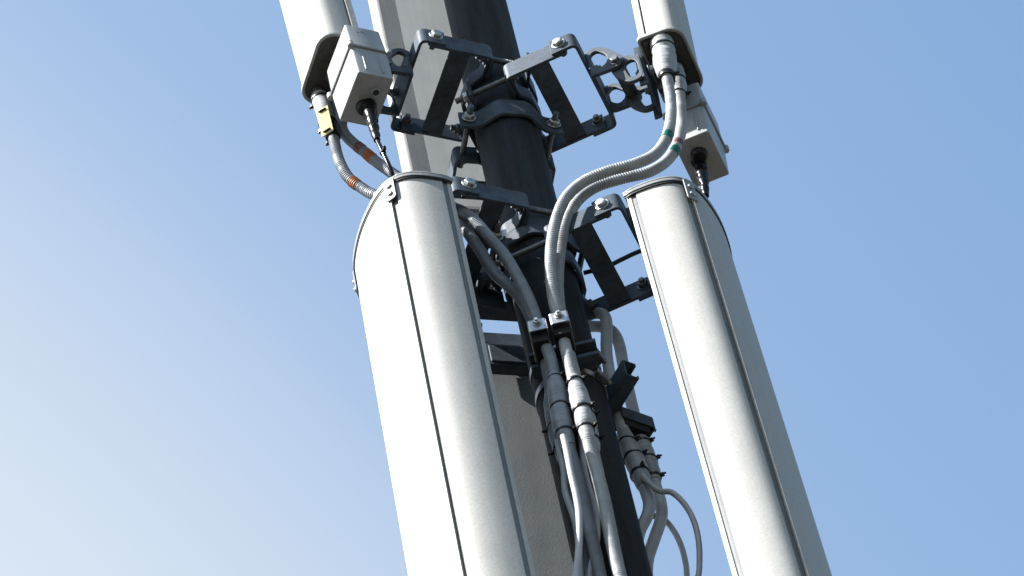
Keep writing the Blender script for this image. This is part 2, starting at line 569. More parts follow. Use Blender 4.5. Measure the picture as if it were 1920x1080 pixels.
ll = lower_antenna(AZ_L, 0.2045, 0.060, 1.45, '')
tag(ll, 'large white bowed panel antenna at lower left, glaring in direct sun', 'antenna', 'lower panel antennas')
lr = lower_antenna(AZ_R, 0.2070, -0.050, 1.45, '')
tag(lr, 'large white bowed panel antenna at lower right, its outer face in shade', 'antenna', 'lower panel antennas')
lb = lower_antenna(AZ_B, 0.190, 0.012, 1.45, '')
tag(lb, 'lower panel antenna behind the pole showing its grained grey back', 'antenna', 'lower panel antennas')

# ------------------------------------------------------------------ upper antennas (slim rounded radome)
def rrect(x0, x1, y0, y1, rb, rf, n=7):
    out = []
    for cx, cy, r, a0 in ((x1 - rf, y1 - rf, rf, 0), (x0 + rb, y1 - rb, rb, 90), (x0 + rb, y0 + rb, rb, 180), (x1 - rf, y0 + rf, rf, 270)):
        for k in range(n + 1):
            t = R(a0 + 90 * k / n)
            out.append(Vector((cx + r * math.cos(t), cy + r * math.sin(t))))
    return out

def upper_antenna(az, a0, zb, tilt, w, d, length, label, connectors, rf=0.03, tab=True):
    root = empty('panel_antenna', pos(az, a0, 0, zb), az)
    root.rotation_mode = 'XYZ'
    root.rotation_euler = (Matrix.Rotation(outz(az), 4, 'Z') @ Matrix.Rotation(R(tilt), 4, 'Y')).to_euler()
    h = w / 2
    body = rrect(0.016, d, -h, h, 0.004, rf)
    MB().shell(body, [p * 0.96 + Vector((.002, 0)) for p in body], 0.003, length, True).build('radome', 'radome', root)
    b = MB()
    for s in (1, -1):
        b2 = MB(); b2.box((0.0075, s * (h - 0.004), length / 2 + .003), (0.013, 0.009, length)); b2.build('side_rail', 'tray', root, 0.001)
    b.box((0.003, 0, length / 2 + .003), (0.004, w - 0.018, length)); b.build('back_sheet', 'leather', root)
    rim = rrect(-0.004, d + 0.0035, -h - 0.004, h + 0.004, 0.008, rf + 0.003)
    rin = rrect(0.001, d - 0.0025, -h + 0.002, h - 0.002, 0.005, rf - 0.002)
    MB().shell(rim, rin, -0.005, 0.005, True).build('bottom_rim', 'rim', root, 0.0016)
    MB().prism(rrect(0.0012, d - 0.0027, -h + 0.0022, h - 0.0022, 0.005, rf - 0.002), -0.0022, 0.002).build('bottom_plate', 'underplate', root)
    for yy in (-h + 0.012, 0.0, h - 0.012):
        for xx in (0.010,):
            MB().lathe([(0.0042, -0.0022), (0.0042, -0.0045), (0.003, -0.0058)], 12, Matrix.Translation((xx, yy, 0))).build('screw', 'bolt_dull', root)
    for (cx, cy) in connectors:
        MB().lathe([(0.0135, -0.0022), (0.0135, -0.010), (0.011, -0.0105), (0.011, -0.022)], 20, Matrix.Translation((cx, cy, 0))).build('connector', 'bolt_dull', root)
    if tab:
        tb = MB()
        tb.strip([(-0.020, -0.040), (-0.006, -0.040), (-0.006, 0.040), (-0.020, 0.040)], 0.005, -0.098, 0.030, 0.005)
        tb.build('hinge_rail', 'steel', root, 0.0008)
    top = MB(); top.prism(rim, length, length + 0.012); top.build('top_cap', 'cap', root, 0.002)
    return root

UL = upper_antenna(AZ_L, 0.296, 0.605, 3.2, 0.150, 0.080, 1.5, '', [(0.052, -0.052), (0.035, -0.012)])
tag(UL, 'slim white panel antenna at upper left above the white control box', 'antenna', 'upper panel antennas')
UR = upper_antenna(AZ_R + 2.5, 0.296, 0.512, 3.0, 0.150, 0.080, 1.6, '', [(0.036, -0.045), (0.036, 0.016)])
tag(UR, 'slim white panel antenna at upper right with two taped cable plugs underneath', 'antenna', 'upper panel antennas')

def back_upper():
    root = empty('panel_antenna', pos(AZ_B, 0.192, 0.0125, 0.53), AZ_B)
    L, hw = 1.7, 0.132
    # seen from behind: flat back sheet, shallow step, rolled edges catching the sun
    sec = rrect(0.0, 0.052, -hw, hw, 0.009, 0.02, 8)
    MB().shell(sec, [p * 0.97 + Vector((.0015, 0)) for p in sec], 0.002, L, True).build('radome', 'radome', root)
    b = MB()
    b.prism([(-0.0015, -hw + .046), (-0.0002, -hw + .046), (-0.0002, hw - .046), (-0.0015, hw - .046)], 0.004, L)
    b.build('back_sheet', 'back_smooth', root)
    for s in (1, -1):
        c0, c1 = sorted((s * (hw - .010), s * (hw - .0455)))
        MB().prism([(-0.0012, c0), (-0.0012, c1), (-0.0002, c1), (-0.0002, c0)], 0.004, L).build('shade_band', 'channel', root)  # flat dark band, painted shade of the groove beside the rolled edge
    rim = rrect(-0.005, 0.056, -hw - .004, hw + .004, 0.012, 0.02, 8)
    MB().prism(rim, -0.012, 0.002).build('bottom_cap', 'cap', root, 0.002)
    MB().prism(rim, L, L + .012).build('top_cap', 'cap', root, 0.002)
    for yy in (-0.06, 0.06):
        MB().lathe([(0.012, -0.012), (0.012, -0.03)], 18, Matrix.Translation((0.028, yy, 0))).build('connector', 'bolt_dull', root)
    return root
UB = back_upper()
tag(UB, 'wide panel antenna behind the top of the pole, back towards the viewer', 'antenna', 'upper panel antennas')

# ------------------------------------------------------------------ mounting brackets
HB = 0.0235   # half height of the flat bars

def bracket(az, z, label, hinge=False, a_out=0.188, a_in=0.043, half=0.094, nut_side=1):
    root = empty('mounting_bracket', (0, 0, z), az)
    t = 0.006
    # two inner arms with tabs turned in towards the pole
    for s in (-1, 1):
        MB().strip([(a_in, s * 0.052), (a_in, s * half), (0.168, s * half)], t, -HB, HB, 0.010).build('inner_arm', 'steel', root, 0.0008)
    # outer bow
    ho = half + t / 2 + 0.0035
    MB().strip([(0.140, -ho), (a_out, -ho), (a_out, ho), (0.140, ho)], t, -HB + .0012, HB - .0012, 0.012).build('outer_frame', 'steel', root, 0.0008)
    # wide flat cross plate under the arms
    MB().box((0.109, 0, -HB + 0.0045), (0.040, 2 * half - t - .001, 0.0050)).build('cross_plate', 'steel', root, 0.0008)
    # arm bolts
    for s in (-1, 1):
        b = MB()
        b.hexbolt((0.158, s * (ho + t / 2), 0.002), (0, s, 0), 0.0105, 0.0078)
        b.build('bolt_head', 'bolt', root, 0.0006)
        b = MB()
        b.hexbolt((0.158, s * (half - t / 2), 0.002), (0, -s, 0), 0.0100, 0.0080, True, None, 0.006)
        b.build('nut', 'bolt_dull', root, 0.0006)
    # pole clamp: saddle on the bracket side, jaw on the far side, two studs
    MB().strip([(a_in + .0065, -0.090), (a_in + .0065, -0.046), (0.0665, -0.026), (0.0665, 0.026), (a_in + .0065, 0.046), (a_in + .0065, 0.090)], 0.0055, -0.018, 0.018, 0.008).build('saddle', 'steel', root, 0.0008)
    MB().strip([(-0.030, -0.098), (-0.034, -0.062), (-0.0655, -0.027), (-0.0655, 0.027), (-0.034, 0.062), (-0.030, 0.098)], 0.0065, -0.026, 0.024, 0.010).build('clamp_jaw', 'steel', root, 0.0008)
    for s in (-1, 1):
        b = MB(); b.cyl((-0.064, s * 0.081, -0.001), (1, 0, 0), 0.0055, 0.135)
        for q in range(44):
            b.lathe([(0.0050, 0), (0.0061, 0.0006), (0.0050, 0.0012)], 10, frame((-0.063 + q * .003, s * 0.081, -0.001), (1, 0, 0)), True, False)
        b.build('stud', 'bolt_dull', root)
        b = MB(); b.hexbolt((-0.0375, s * 0.081, -0.001), (-1, 0, 0), 0.0105, 0.009)
        b.build('nut', 'bolt', root, 0.0006)
        b = MB(); b.hexbolt((a_in + .010, s * 0.081, -0.001), (1, 0, 0), 0.0100, 0.008)
        b.build('nut', 'bolt_dull', root, 0.0006)
    if not hinge:
        for s in (-1, 1):
            MB().box((a_out + 0.0095, s * 0.05, 0.0), (0.013, 0.036, 0.030)).build('spacer', 'steel', root, 0.001)
    return root

def ring_plate(outline, hole, y0, y1):
    """plate in the local x-z plane with one hole; both outlines are star shaped about the hole's centre"""
    c = sum((Vector(p) for p in hole), Vector((0, 0))) / len(hole)
    def ray_hit(poly, ang):
        d = Vector((math.cos(ang), math.sin(ang)))
        best = 0.0
        m = len(poly)
        for i in range(m):
            a, b = Vector(poly[i]) - c, Vector(poly[(i + 1) % m]) - c
            e = b - a
            den = d.x * e.y - d.y * e.x
            if abs(den) < 1e-12: continue
            tt = (a.x * e.y - a.y * e.x) / den
            uu = (a.x * d.y - a.y * d.x) / den
            if tt > 0 and -1e-6 <= uu <= 1 + 1e-6: best = max(best, tt)
        return c + d * best
    n = 48
    A = [ray_hit(outline, 2 * math.pi * k / n) for k in range(n)]
    B = [ray_hit(hole, 2 * math.pi * k / n) for k in range(n)]
    m = Matrix(((1, 0, 0, 0), (0, 0, 1, 0), (0, 1, 0, 0), (0, 0, 0, 1)))
    b = MB()
    b.shell(A, B, y0, y1, True, m, smooth=False)
    return b

def add_hinge(root):
    """two hinged links with rounded windows, pin across, one link on the frame and one on the antenna rail"""
    L_out = round_poly([(0.1925, -0.060), (0.1925, 0.026), (0.212, 0.030), (0.232, 0.012), (0.262, -0.044), (0.252, -0.066), (0.225, -0.064)], 0.014)
    L_hole = round_poly([(0.1995, -0.030), (0.1995, 0.010), (0.213, 0.017), (0.231, -0.012), (0.229, -0.036), (0.214, -0.047)], 0.011)
    R_out = round_poly([(0.226, -0.044), (0.248, -0.026), (0.272, -0.032), (0.2860, -0.046), (0.2860, -0.120), (0.258, -0.122), (0.236, -0.090)], 0.014)
    R_hole = round_poly([(0.2545, -0.070), (0.260, -0.049), (0.276, -0.050), (0.2805, -0.068), (0.2795, -0.107), (0.261, -0.108)], 0.009)
    for s in (-1, 1):
        ring_plate(L_out, L_hole, s * 0.0445 - .004, s * 0.0445 + .004).build('hinge_link', 'steel_light', root, 0.0012)
        ring_plate(R_out, R_hole, s * 0.0355 - .004, s * 0.0355 + .004).build('hinge_link', 'steel_light', root, 0.0012)
        b = MB(); b.hexbolt((0.244, s * 0.0487, -0.047), (0, s, 0), 0.0088, 0.007); b.build('pin_nut', 'bolt_dull', root, 0.0006)
    b = MB(); b.cyl((0.244, -0.0315, -0.047), (0, 1, 0), 0.0125, 0.063, 20); b.build('hinge_tube', 'steel_light', root, 0.0008)
    b = MB(); b.box((0.1945, 0, -0.018), (0.006, 0.096, 0.086)); b.build('link_base', 'steel', root, 0.001)
    b = MB(); b.box((0.2850, 0, -0.080), (0.005, 0.078, 0.080)); b.build('link_base', 'steel', root, 0.001)
    for s in (-1, 1):
        b = MB(); b.hexbolt((0.1975, s * 0.026, -0.010), (1, 0, 0), 0.0085, 0.007, True, None, 0.005); b.build('nut', 'bolt_dull', root, 0.0006)
        b = MB(); b.hexbolt((0.2825, s * 0.022, -0.078), (-1, 0, 0), 0.0085, 0.007, True, None, 0.004); b.build('nut', 'bolt_dull', root, 0.0006)
        b = MB(); b.hexbolt((0.296, s * 0.022, -0.085), (1, 0, 0), 0.0095, 0.008, True); b.build('bolt_head', 'bolt_dull', root, 0.0006)

bUL = bracket(AZ_L, 0.622, '', True); add_hinge(bUL)
tag(bUL, 'upper left bent steel bracket with hinged links beside the white control box', 'bracket', 'upper mounting brackets')
bUR = bracket(AZ_R, 0.545, '', True); add_hinge(bUR)
tag(bUR, 'upper right bracket whose rounded hinge links stand out against the sky', 'bracket', 'upper mounting brackets')
bUB = bracket(AZ_B, 0.482, '')
tag(bUB, 'upper bracket reaching behind the pole, its jaw clasping the pole front', 'bracket', 'upper mounting brackets')
bLL = bracket(AZ_L, 0.103, '')
MB().box((0.080, -0.0885, -0.052), (0.085, 0.0045, 0.056)).build('stiffener', 'steel', bLL, 0.001)
MB().strip([(0.150, -0.070), (0.150, -0.088), (0.128, -0.088)], 0.005, -0.085, -0.030, 0.006).build('stay', 'steel', bLL, 0.0008)
tag(bLL, 'lower left bracket behind the sunlit antenna, two grey cables running under it', 'bracket', 'lower mounting brackets')
bLB = bracket(AZ_B, 0.078, '')
MB().box((0.052, 0.076, 0.030), (0.005, 0.050, 0.075)).build('stiffener', 'steel', bLB, 0.001)
MB().box((0.170, 0.040, -0.085), (0.022, 0.088, 0.072)).build('mounting_plate', 'steel', bLB, 0.006, 3)
MB().box((0.158, 0.040, -0.085), (0.004, 0.064, 0.050)).build('mounting_plate', 'steel', bLB, 0.003, 3)
tag(bLB, 'lower bracket reaching behind the pole, mostly in deep shade', 'bracket', 'lower mounting brackets')
bLR = bracket(AZ_R, -0.010, '')
tag(bLR, 'lower right bracket joining the pole and the right antenna against blue sky', 'bracket', 'lower mounting brackets')

# ------------------------------------------------------------------ tilt control boxes
def control_box(az, a, b, zb, tilt, label, plug):
    """origin at the centre of the box's bottom face"""
    root = empty('control_box', pos(az, a, b, zb))
    root.rotation_euler = (Matrix.Rotation(outz(az), 4, 'Z') @ Matrix.Rotation(R(tilt), 4, 'Y')).to_euler()
    dx, dy, h, hs = 0.073, 0.114, 0.168, 0.089
    def taper(z0, z1, k0, k1, name):
        m = MB()
        p0 = rrect(-dx / 2 * k0, dx / 2 * k0, -dy / 2 * k0, dy / 2 * k0, 0.004, 0.004, 3)
        p1 = rrect(-dx / 2 * k1, dx / 2 * k1, -dy / 2 * k1, dy / 2 * k1, 0.004, 0.004, 3)
        n = len(p0)
        vs = [(p.x, p.y, z0) for p in p0] + [(p.x, p.y, z1) for p in p1]
        m.add(vs, [tuple(range(n)), tuple(range(n, 2 * n))] + [(i, (i + 1) % n, n + (i + 1) % n, n + i) for i in range(n)])
        return m.build(name, 'box', root, 0.0018, 3)
    taper(0.0, hs - 0.003, 0.95, 0.985, 'lower_shell')
    taper(hs + 0.003, h, 0.985, 0.945, 'upper_shell')
    fl = rrect(-dx / 2 - .003, dx / 2 + .003, -dy / 2 - .003, dy / 2 + .003, 0.009, 0.009, 4)
    MB().prism(fl, hs - 0.0030, hs - 0.0004).build('flange', 'box', root, 0.0008)
    MB().prism([p * 0.985 for p in fl], hs - 0.0006, hs + 0.0006).build('gasket', 'rubber', root)
    MB().prism(fl, hs + 0.0004, hs + 0.0030).build('flange', 'box', root, 0.0008)
    for sx in (-1, 1):
        for sy in (-1, 1):
            MB().lathe([(0.0062, hs - 0.007), (0.0062, hs + .007)], 12, Matrix.Translation((sx * (dx / 2 + .001), sy * (dy / 2 + .001), 0))).build('corner_lug', 'box', root, 0.0012)
    for sy in (-1, 1):
        for xx in (-0.017, 0.017):
            MB().box((xx, sy * (dy / 2 * 0.968), hs * 0.45), (0.0032, 0.0045, hs * 0.62)).build('rib', 'box', root, 0.0012)
    for (mx_, mz_, mw_, mh_) in ((0.012, 0.146, 0.0030, 0.0030), (0.004, 0.150, 0.0060, 0.0016), (-0.001, 0.146, 0.0016, 0.0030)):
        MB().box((mx_, dy / 2 * 0.953, mz_), (mw_, 0.0012, mh_)).build('moulded_mark', 'black', root)
    # cable gland, blank plug, hanger to the antenna
    MB().lathe([(0.0160, 0.0), (0.0160, -0.007), (0.0135, -0.009), (0.0135, -0.014)], 6 if plug else 20, Matrix.Translation((0.0, -0.014, 0)), False).build('gland', 'black', root, 0.001)
    MB().lathe([(0.0092, 0.0), (0.0085, -0.005), (0.0062, -0.0055), (0.0056, -0.003)], 20, Matrix.Translation((-0.010, 0.022, 0))).build('blank_plug', 'box', root)
    MB().lathe([(0.0054, -0.0052), (0.0054, -0.0060)], 16, Matrix.Translation((-0.010, 0.022, 0))).build('plug_hole', 'black', root)
    MB().box((0.0, -0.022, h + 0.021), (0.040, 0.034, 0.044)).build('hanger', 'underplate', root, 0.002)
    return root
cb1 = control_box(-59.5, 0.309, 0.055, 0.397, 3.2, '', False)
tag(cb1, 'white plastic control box hanging under the upper left antenna', 'control box', 'tilt control boxes')
cb2 = control_box(77.5, 0.324, 0.098, 0.302, 3.0, '', False)
tag(cb2, 'white plastic control box behind the two cables under the upper right antenna', 'control box', 'tilt control boxes')

# ------------------------------------------------------------------ cable rails and clamps
def rail(az, z, b0, b1, label):
    root = empty('cable_rail', (0, 0, z), az)
    x0, x1, hh, t, lip = 0.0610, 0.0840, 0.022, 0.0028, 0.008
    sec = [(x0, hh), (x1, hh), (x1, hh - lip)]
    b = MB()
    b.box((x0 + t / 2, (b0 + b1) / 2, 0), (t, b1 - b0, 2 * hh)); b.build('web', 'steel', root, 0.0006)
    for s in (1, -1):
        b = MB(); b.box(((x0 + x1) / 2 + t / 2, (b0 + b1) / 2, s * (hh - t / 2)), (x1 - x0 - t, b1 - b0, t)); b.build('flange', 'steel', root, 0.0006)
        b = MB(); b.box((x1 + t / 2 - .0003, (b0 + b1) / 2, s * (hh - lip / 2)), (t, b1 - b0, lip)); b.build('lip', 'steel', root, 0.0006)
    return root
r1 = rail(0, -0.345, -0.055, 0.062, ''); tag(r1, 'short steel channel across the pole front behind two silver clamps', 'rail', 'cable rails')
r2 = rail(128, -0.345, -0.085, 0.055, ''); tag(r2, 'short steel channel at the pole right side, open end showing', 'rail', 'cable rails')

def clamp(az, b, z, label, bolt='bolt', strap='silver'):
    root = empty('cable_clamp', pos(az, 0, b, z), az)
    x0, x1, w, h = 0.0872, 0.1520, 0.0305, 0.030
    MB().strip([(x0, -w / 2), (x1, -w / 2), (x1, w / 2), (x0, w / 2)], 0.0024, -h / 2, h / 2, 0.003).build('strap', strap, root, 0.0005)
    # rubber insert with two cable bores, built as two halves
    MB().box(((x0 + x1) / 2 - .003, 0, -.008), (x1 - x0 - .014, w - 0.0032, h * 1.12 + .016)).build('insert', 'rubber', root, 0.0015)
    b1 = MB(); b1.hexbolt((x1 + 0.0012, 0.0, 0.003), (1, 0, 0), 0.0060, 0.0055, True, None, 0.0); b1.build('bolt', bolt, root, 0.0005)
    b2 = MB(); b2.cyl((x1 - .012, 0.0, 0.003), (1, 0, 0), 0.0030, 0.024, 10); b2.build('stud', bolt, root)
    return root
k1 = clamp(0, -0.0290, -0.340, ''); tag(k1, 'left of the two silver cable clamps on the pole front', 'clamp', 'cable clamps')
k2 = clamp(0, 0.0100, -0.333, ''); tag(k2, 'right of the two silver cable clamps on the pole front', 'clamp', 'cable clamps')
k3 = clamp(128, 0.0, -0.372, '', 'bolt_dull', 'steel'); tag(k3, 'dark cable clamp sticking out from the right side of the pole', 'clamp', 'cable clamps')

# ------------------------------------------------------------------ cables
PATHS = {
    'A1': [(-0.330, -0.115, 0.600), (-0.325, -0.115, 0.551), (-0.322, -0.115, 0.490), (-0.316, -0.115, 0.438), (-0.315, -0.112, 0.386), (-0.310, -0.108, 0.343), (-0.300, -0.104, 0.305), (-0.282, -0.100, 0.274), (-0.259, -0.100, 0.239), (-0.191, -0.105, 0.172), (-0.140, -0.118, 0.124), (-0.116, -0.125, 0.093), (-0.095, -0.128, 0.047), (-0.073, -0.126, -0.022), (-0.056, -0.125, -0.077), (-0.043, -0.125, -0.146), (-0.033, -0.126, -0.216), (-0.028, -0.126, -0.279), (-0.027, -0.126, -0.334), (-0.020, -0.124, -0.391), (-0.020, -0.128, -0.459), (-0.023, -0.128, -0.528), (-0.026, -0.128, -0.602), (-0.024, -0.126, -0.663), (-0.021, -0.126, -0.737), (-0.022, -0.120, -0.793), (-0.022, -0.120, -0.859), (-0.022, -0.120, -0.937), (-0.023, -0.120, -1.003), (-0.022, -0.120, -1.122)],
    'A2': [(-0.304, -0.095, 0.582), (-0.299, -0.095, 0.503), (-0.295, -0.095, 0.471), (-0.283, -0.092, 0.441), (-0.267, -0.088, 0.412), (-0.247, -0.085, 0.370), (-0.221, -0.085, 0.318), (-0.178, -0.090, 0.228), (-0.137, -0.100, 0.136), (-0.117, -0.110, 0.064), (-0.105, -0.108, 0.019), (-0.095, -0.106, -0.023), (-0.086, -0.104, -0.068), (-0.076, -0.102, -0.103), (-0.057, -0.098, -0.142), (-0.043, -0.096, -0.185), (-0.035, -0.096, -0.244), (-0.033, -0.096, -0.299), (-0.029, -0.095, -0.360), (-0.030, -0.095, -0.422), (-0.034, -0.095, -0.494), (-0.036, -0.095, -0.566), (-0.035, -0.095, -0.629), (-0.037, -0.095, -0.701), (-0.037, -0.095, -0.773), (-0.038, -0.095, -0.843), (-0.043, -0.095, -0.911), (-0.046, -0.095, -0.971), (-0.046, -0.095, -1.084)],
    'B1': [(0.318, -0.113, 0.522), (0.318, -0.113, 0.488), (0.313, -0.113, 0.432), (0.308, -0.115, 0.373), (0.302, -0.120, 0.293), (0.291, -0.126, 0.223), (0.273, -0.132, 0.158), (0.245, -0.138, 0.108), (0.205, -0.143, 0.085), (0.156, -0.147, 0.075), (0.110, -0.148, 0.059), (0.073, -0.147, 0.024), (0.047, -0.144, -0.030), (0.027, -0.138, -0.098), (0.015, -0.132, -0.168), (0.009, -0.128, -0.242), (0.009, -0.126, -0.294), (0.009, -0.126, -0.339), (0.009, -0.124, -0.390), (0.009, -0.142, -0.486), (0.011, -0.142, -0.547), (0.010, -0.142, -0.619), (0.008, -0.141, -0.688), (0.009, -0.140, -0.746), (0.009, -0.140, -0.831), (0.007, -0.140, -0.912), (0.006, -0.140, -0.998), (0.007, -0.140, -1.065), (0.008, -0.140, -1.157)],
    'B2': [(0.331, -0.060, 0.494), (0.330, -0.060, 0.452), (0.325, -0.065, 0.389), (0.318, -0.072, 0.324), (0.308, -0.080, 0.255), (0.290, -0.090, 0.189), (0.263, -0.100, 0.134), (0.226, -0.107, 0.103), (0.177, -0.113, 0.093), (0.127, -0.116, 0.080), (0.088, -0.117, 0.045), (0.058, -0.114, -0.016), (0.037, -0.108, -0.092), (0.021, -0.101, -0.175), (0.014, -0.096, -0.257), (0.013, -0.096, -0.311), (0.013, -0.095, -0.365), (0.014, -0.094, -0.435), (0.016, -0.094, -0.500), (0.014, -0.094, -0.572), (0.013, -0.094, -0.631), (0.012, -0.094, -0.704), (0.012, -0.094, -0.776), (0.010, -0.094, -0.860), (0.008, -0.094, -0.942), (0.008, -0.094, -1.009), (0.007, -0.094, -1.102)],
    'C1': [(0.025, 0.120, -0.032), (0.045, 0.110, -0.003), (0.065, 0.100, 0.004), (0.080, 0.085, -0.014), (0.092, 0.070, -0.046), (0.093, 0.060, -0.086), (0.087, 0.057, -0.127), (0.080, 0.056, -0.175), (0.076, 0.055, -0.232), (0.074, 0.055, -0.295), (0.073, 0.055, -0.350), (0.074, 0.055, -0.405), (0.076, 0.055, -0.453), (0.080, 0.055, -0.496), (0.083, 0.053, -0.546), (0.085, 0.050, -0.597), (0.085, 0.050, -0.626), (0.077, 0.050, -0.656), (0.059, 0.050, -0.690), (0.047, 0.050, -0.731), (0.043, 0.050, -0.771), (0.039, 0.050, -0.817), (0.033, 0.050, -0.939)],
    'C2': [(0.030, 0.160, 0.022), (0.047, 0.155, 0.042), (0.064, 0.145, 0.033), (0.082, 0.130, 0.006), (0.096, 0.110, -0.035), (0.104, 0.095, -0.081), (0.106, 0.088, -0.125), (0.104, 0.086, -0.171), (0.103, 0.085, -0.217), (0.101, 0.085, -0.273), (0.100, 0.085, -0.330), (0.099, 0.085, -0.385), (0.102, 0.085, -0.439), (0.104, 0.085, -0.492), (0.104, 0.083, -0.536), (0.105, 0.080, -0.591), (0.100, 0.080, -0.631), (0.080, 0.080, -0.682), (0.062, 0.080, -0.728), (0.052, 0.080, -0.778), (0.039, 0.080, -0.906)],
    'T1': [(-0.029, -0.168, -0.680), (-0.029, -0.168, -0.706), (-0.030, -0.170, -0.749), (-0.031, -0.170, -0.790), (-0.031, -0.168, -0.835), (-0.033, -0.166, -0.879), (-0.039, -0.164, -0.925), (-0.049, -0.162, -0.979), (-0.062, -0.160, -1.031), (-0.086, -0.160, -1.147)],
    'T2': [(-0.039, -0.112, -0.614), (-0.040, -0.112, -0.642), (-0.040, -0.112, -0.691), (-0.046, -0.112, -0.749), (-0.043, -0.112, -0.801), (-0.041, -0.112, -0.849), (-0.047, -0.110, -0.914), (-0.055, -0.110, -0.979), (-0.069, -0.110, -1.094)],
    'T3': [(-0.000, -0.108, -0.612), (-0.002, -0.108, -0.638), (-0.008, -0.108, -0.699), (-0.008, -0.108, -0.753), (-0.006, -0.108, -0.801), (-0.009, -0.108, -0.845), (-0.016, -0.108, -0.888), (-0.032, -0.107, -0.943), (-0.043, -0.106, -0.992), (-0.059, -0.106, -1.093)],
    'T4': [(0.086, 0.035, -0.569), (0.094, 0.030, -0.600), (0.107, 0.030, -0.625), (0.125, 0.030, -0.635), (0.140, 0.030, -0.671), (0.148, 0.030, -0.720), (0.147, 0.030, -0.776), (0.139, 0.030, -0.831), (0.128, 0.030, -0.874), (0.090, 0.030, -0.983)],
    'T5': [(0.082, 0.085, -0.581), (0.087, 0.090, -0.607), (0.099, 0.095, -0.613), (0.109, 0.098, -0.627), (0.118, 0.100, -0.665), (0.121, 0.100, -0.713), (0.116, 0.100, -0.777), (0.092, 0.100, -0.901)],
    'K1': [(-0.237, -0.193, 0.409), (-0.236, -0.195, 0.346), (-0.234, -0.198, 0.274), (-0.228, -0.200, 0.222), (-0.221, -0.195, 0.176), (-0.217, -0.180, 0.148), (-0.210, -0.160, 0.119), (-0.183, -0.130, 0.107)],
    'K2': [(0.332, 0.030, 0.324), (0.330, 0.030, 0.270), (0.329, 0.030, 0.230), (0.325, 0.034, 0.195), (0.312, 0.040, 0.152), (0.282, 0.050, 0.122), (0.234, 0.055, 0.107), (0.184, 0.055, 0.101), (0.147, 0.055, 0.088), (0.116, 0.055, 0.076), (0.076, 0.060, 0.081)],
}


def cable(name, key, r, mat, ripple=0.0, pitch=0.0048, n=14, tapes=(), bands=(), ties=(), collars=()):
    """tapes: (i0, i1, [(u, radius)], mat); bands: (i0, i1, mat); ties: (i, radius, head angle)"""
    pts, idx = catmull(PATHS[key], 0.0012 if ripple else 0.004)
    s = [0.0]
    for a, b in zip(pts, pts[1:]):
        s.append(s[-1] + (b - a).length)
    jit = random.random()
    rad = []
    for q in s:
        ph = (q / pitch + jit) * 2 * math.pi
        rad.append(r + ripple * (0.5 + 0.5 * math.cos(ph)) - ripple * .5)
    root = empty(name, pts[0])
    base = pts[0]
    loc = [p - base for p in pts]
    MB().tube(loc, rad, n).build('sheath', mat, root)
    ia = np.array(idx)
    cover = {}
    def span(i0, i1):
        return [k for k in range(len(pts)) if i0 <= idx[k] <= i1]
    for i0, i1, prof, tm in tapes:
        ks = span(i0, i1)
        q0, q1 = s[ks[0]], s[ks[-1]]
        us = [p[0] for p in prof]; rr = [p[1] for p in prof]
        rs = []
        for k in ks:
            u = (s[k] - q0) / max(1e-6, q1 - q0)
            e = float(np.interp(u, us, rr))
            rs.append(e + 0.00016 * math.sin(s[k] / 0.0085 * 2 * math.pi + 1.3) + 0.00010 * math.sin(s[k] / 0.0047 * 2 * math.pi))
            cover[k] = max(cover.get(k, 0), rs[-1])
        pp = [loc[k] + Vector((math.sin(s[k] * 210), math.cos(s[k] * 160), 0)) * 0.0004 for k in ks]
        MB().tube(pp, rs, 22).build('tape_wrap', tm, root)
    for i0, i1, cr_ in collars:
        ks = span(i0, i1)
        MB().tube([loc[k] for k in ks], [cr_ + 0.0006 * math.sin(k * .9) for k in ks], 22).build('tape_collar', 'black', root)
    for i0, i1, bm_ in bands:
        ks = span(i0, i1)
        MB().tube([loc[k] for k in ks], [rad[k] + 0.0006 for k in ks], n + 4).build('colour_band', bm_, root)
    for i, tr, ang in ties:
        k = int(np.argmin(abs(ia - i)))
        tr = cover.get(k, rad[k]) + 0.0009
        d = (pts[min(k + 2, len(pts) - 1)] - pts[max(k - 2, 0)]).normalized()
        d = (d + Vector((random.uniform(-.15, .15), random.uniform(-.15, .15), 0))).normalized()
        fr = frame(loc[k], d)
        b = MB()
        b.lathe([(tr - .0012, -0.0022), (tr + 0.0006, -0.0022), (tr + 0.0006, 0.0022), (tr - .0012, 0.0022)], 24, fr, True, False)
        # lock head on the requested side, tail sticking out of it
        x = fr.to_3x3().inverted() @ Vector((math.sin(ang), -math.cos(ang), 0))
        a = math.atan2(x.y, x.x)
        hm = fr @ Matrix.Rotation(a, 4, 'Z')
        b.box((tr + 0.0030, 0, 0), (0.0055, 0.0062, 0.0058), hm)
        b.box((tr + 0.0066, 0.001, 0), (0.0060, 0.0042, 0.0014), hm)
        b.build('cable_tie', 'black', root, 0.0004)
    return root

JR = 0.0102
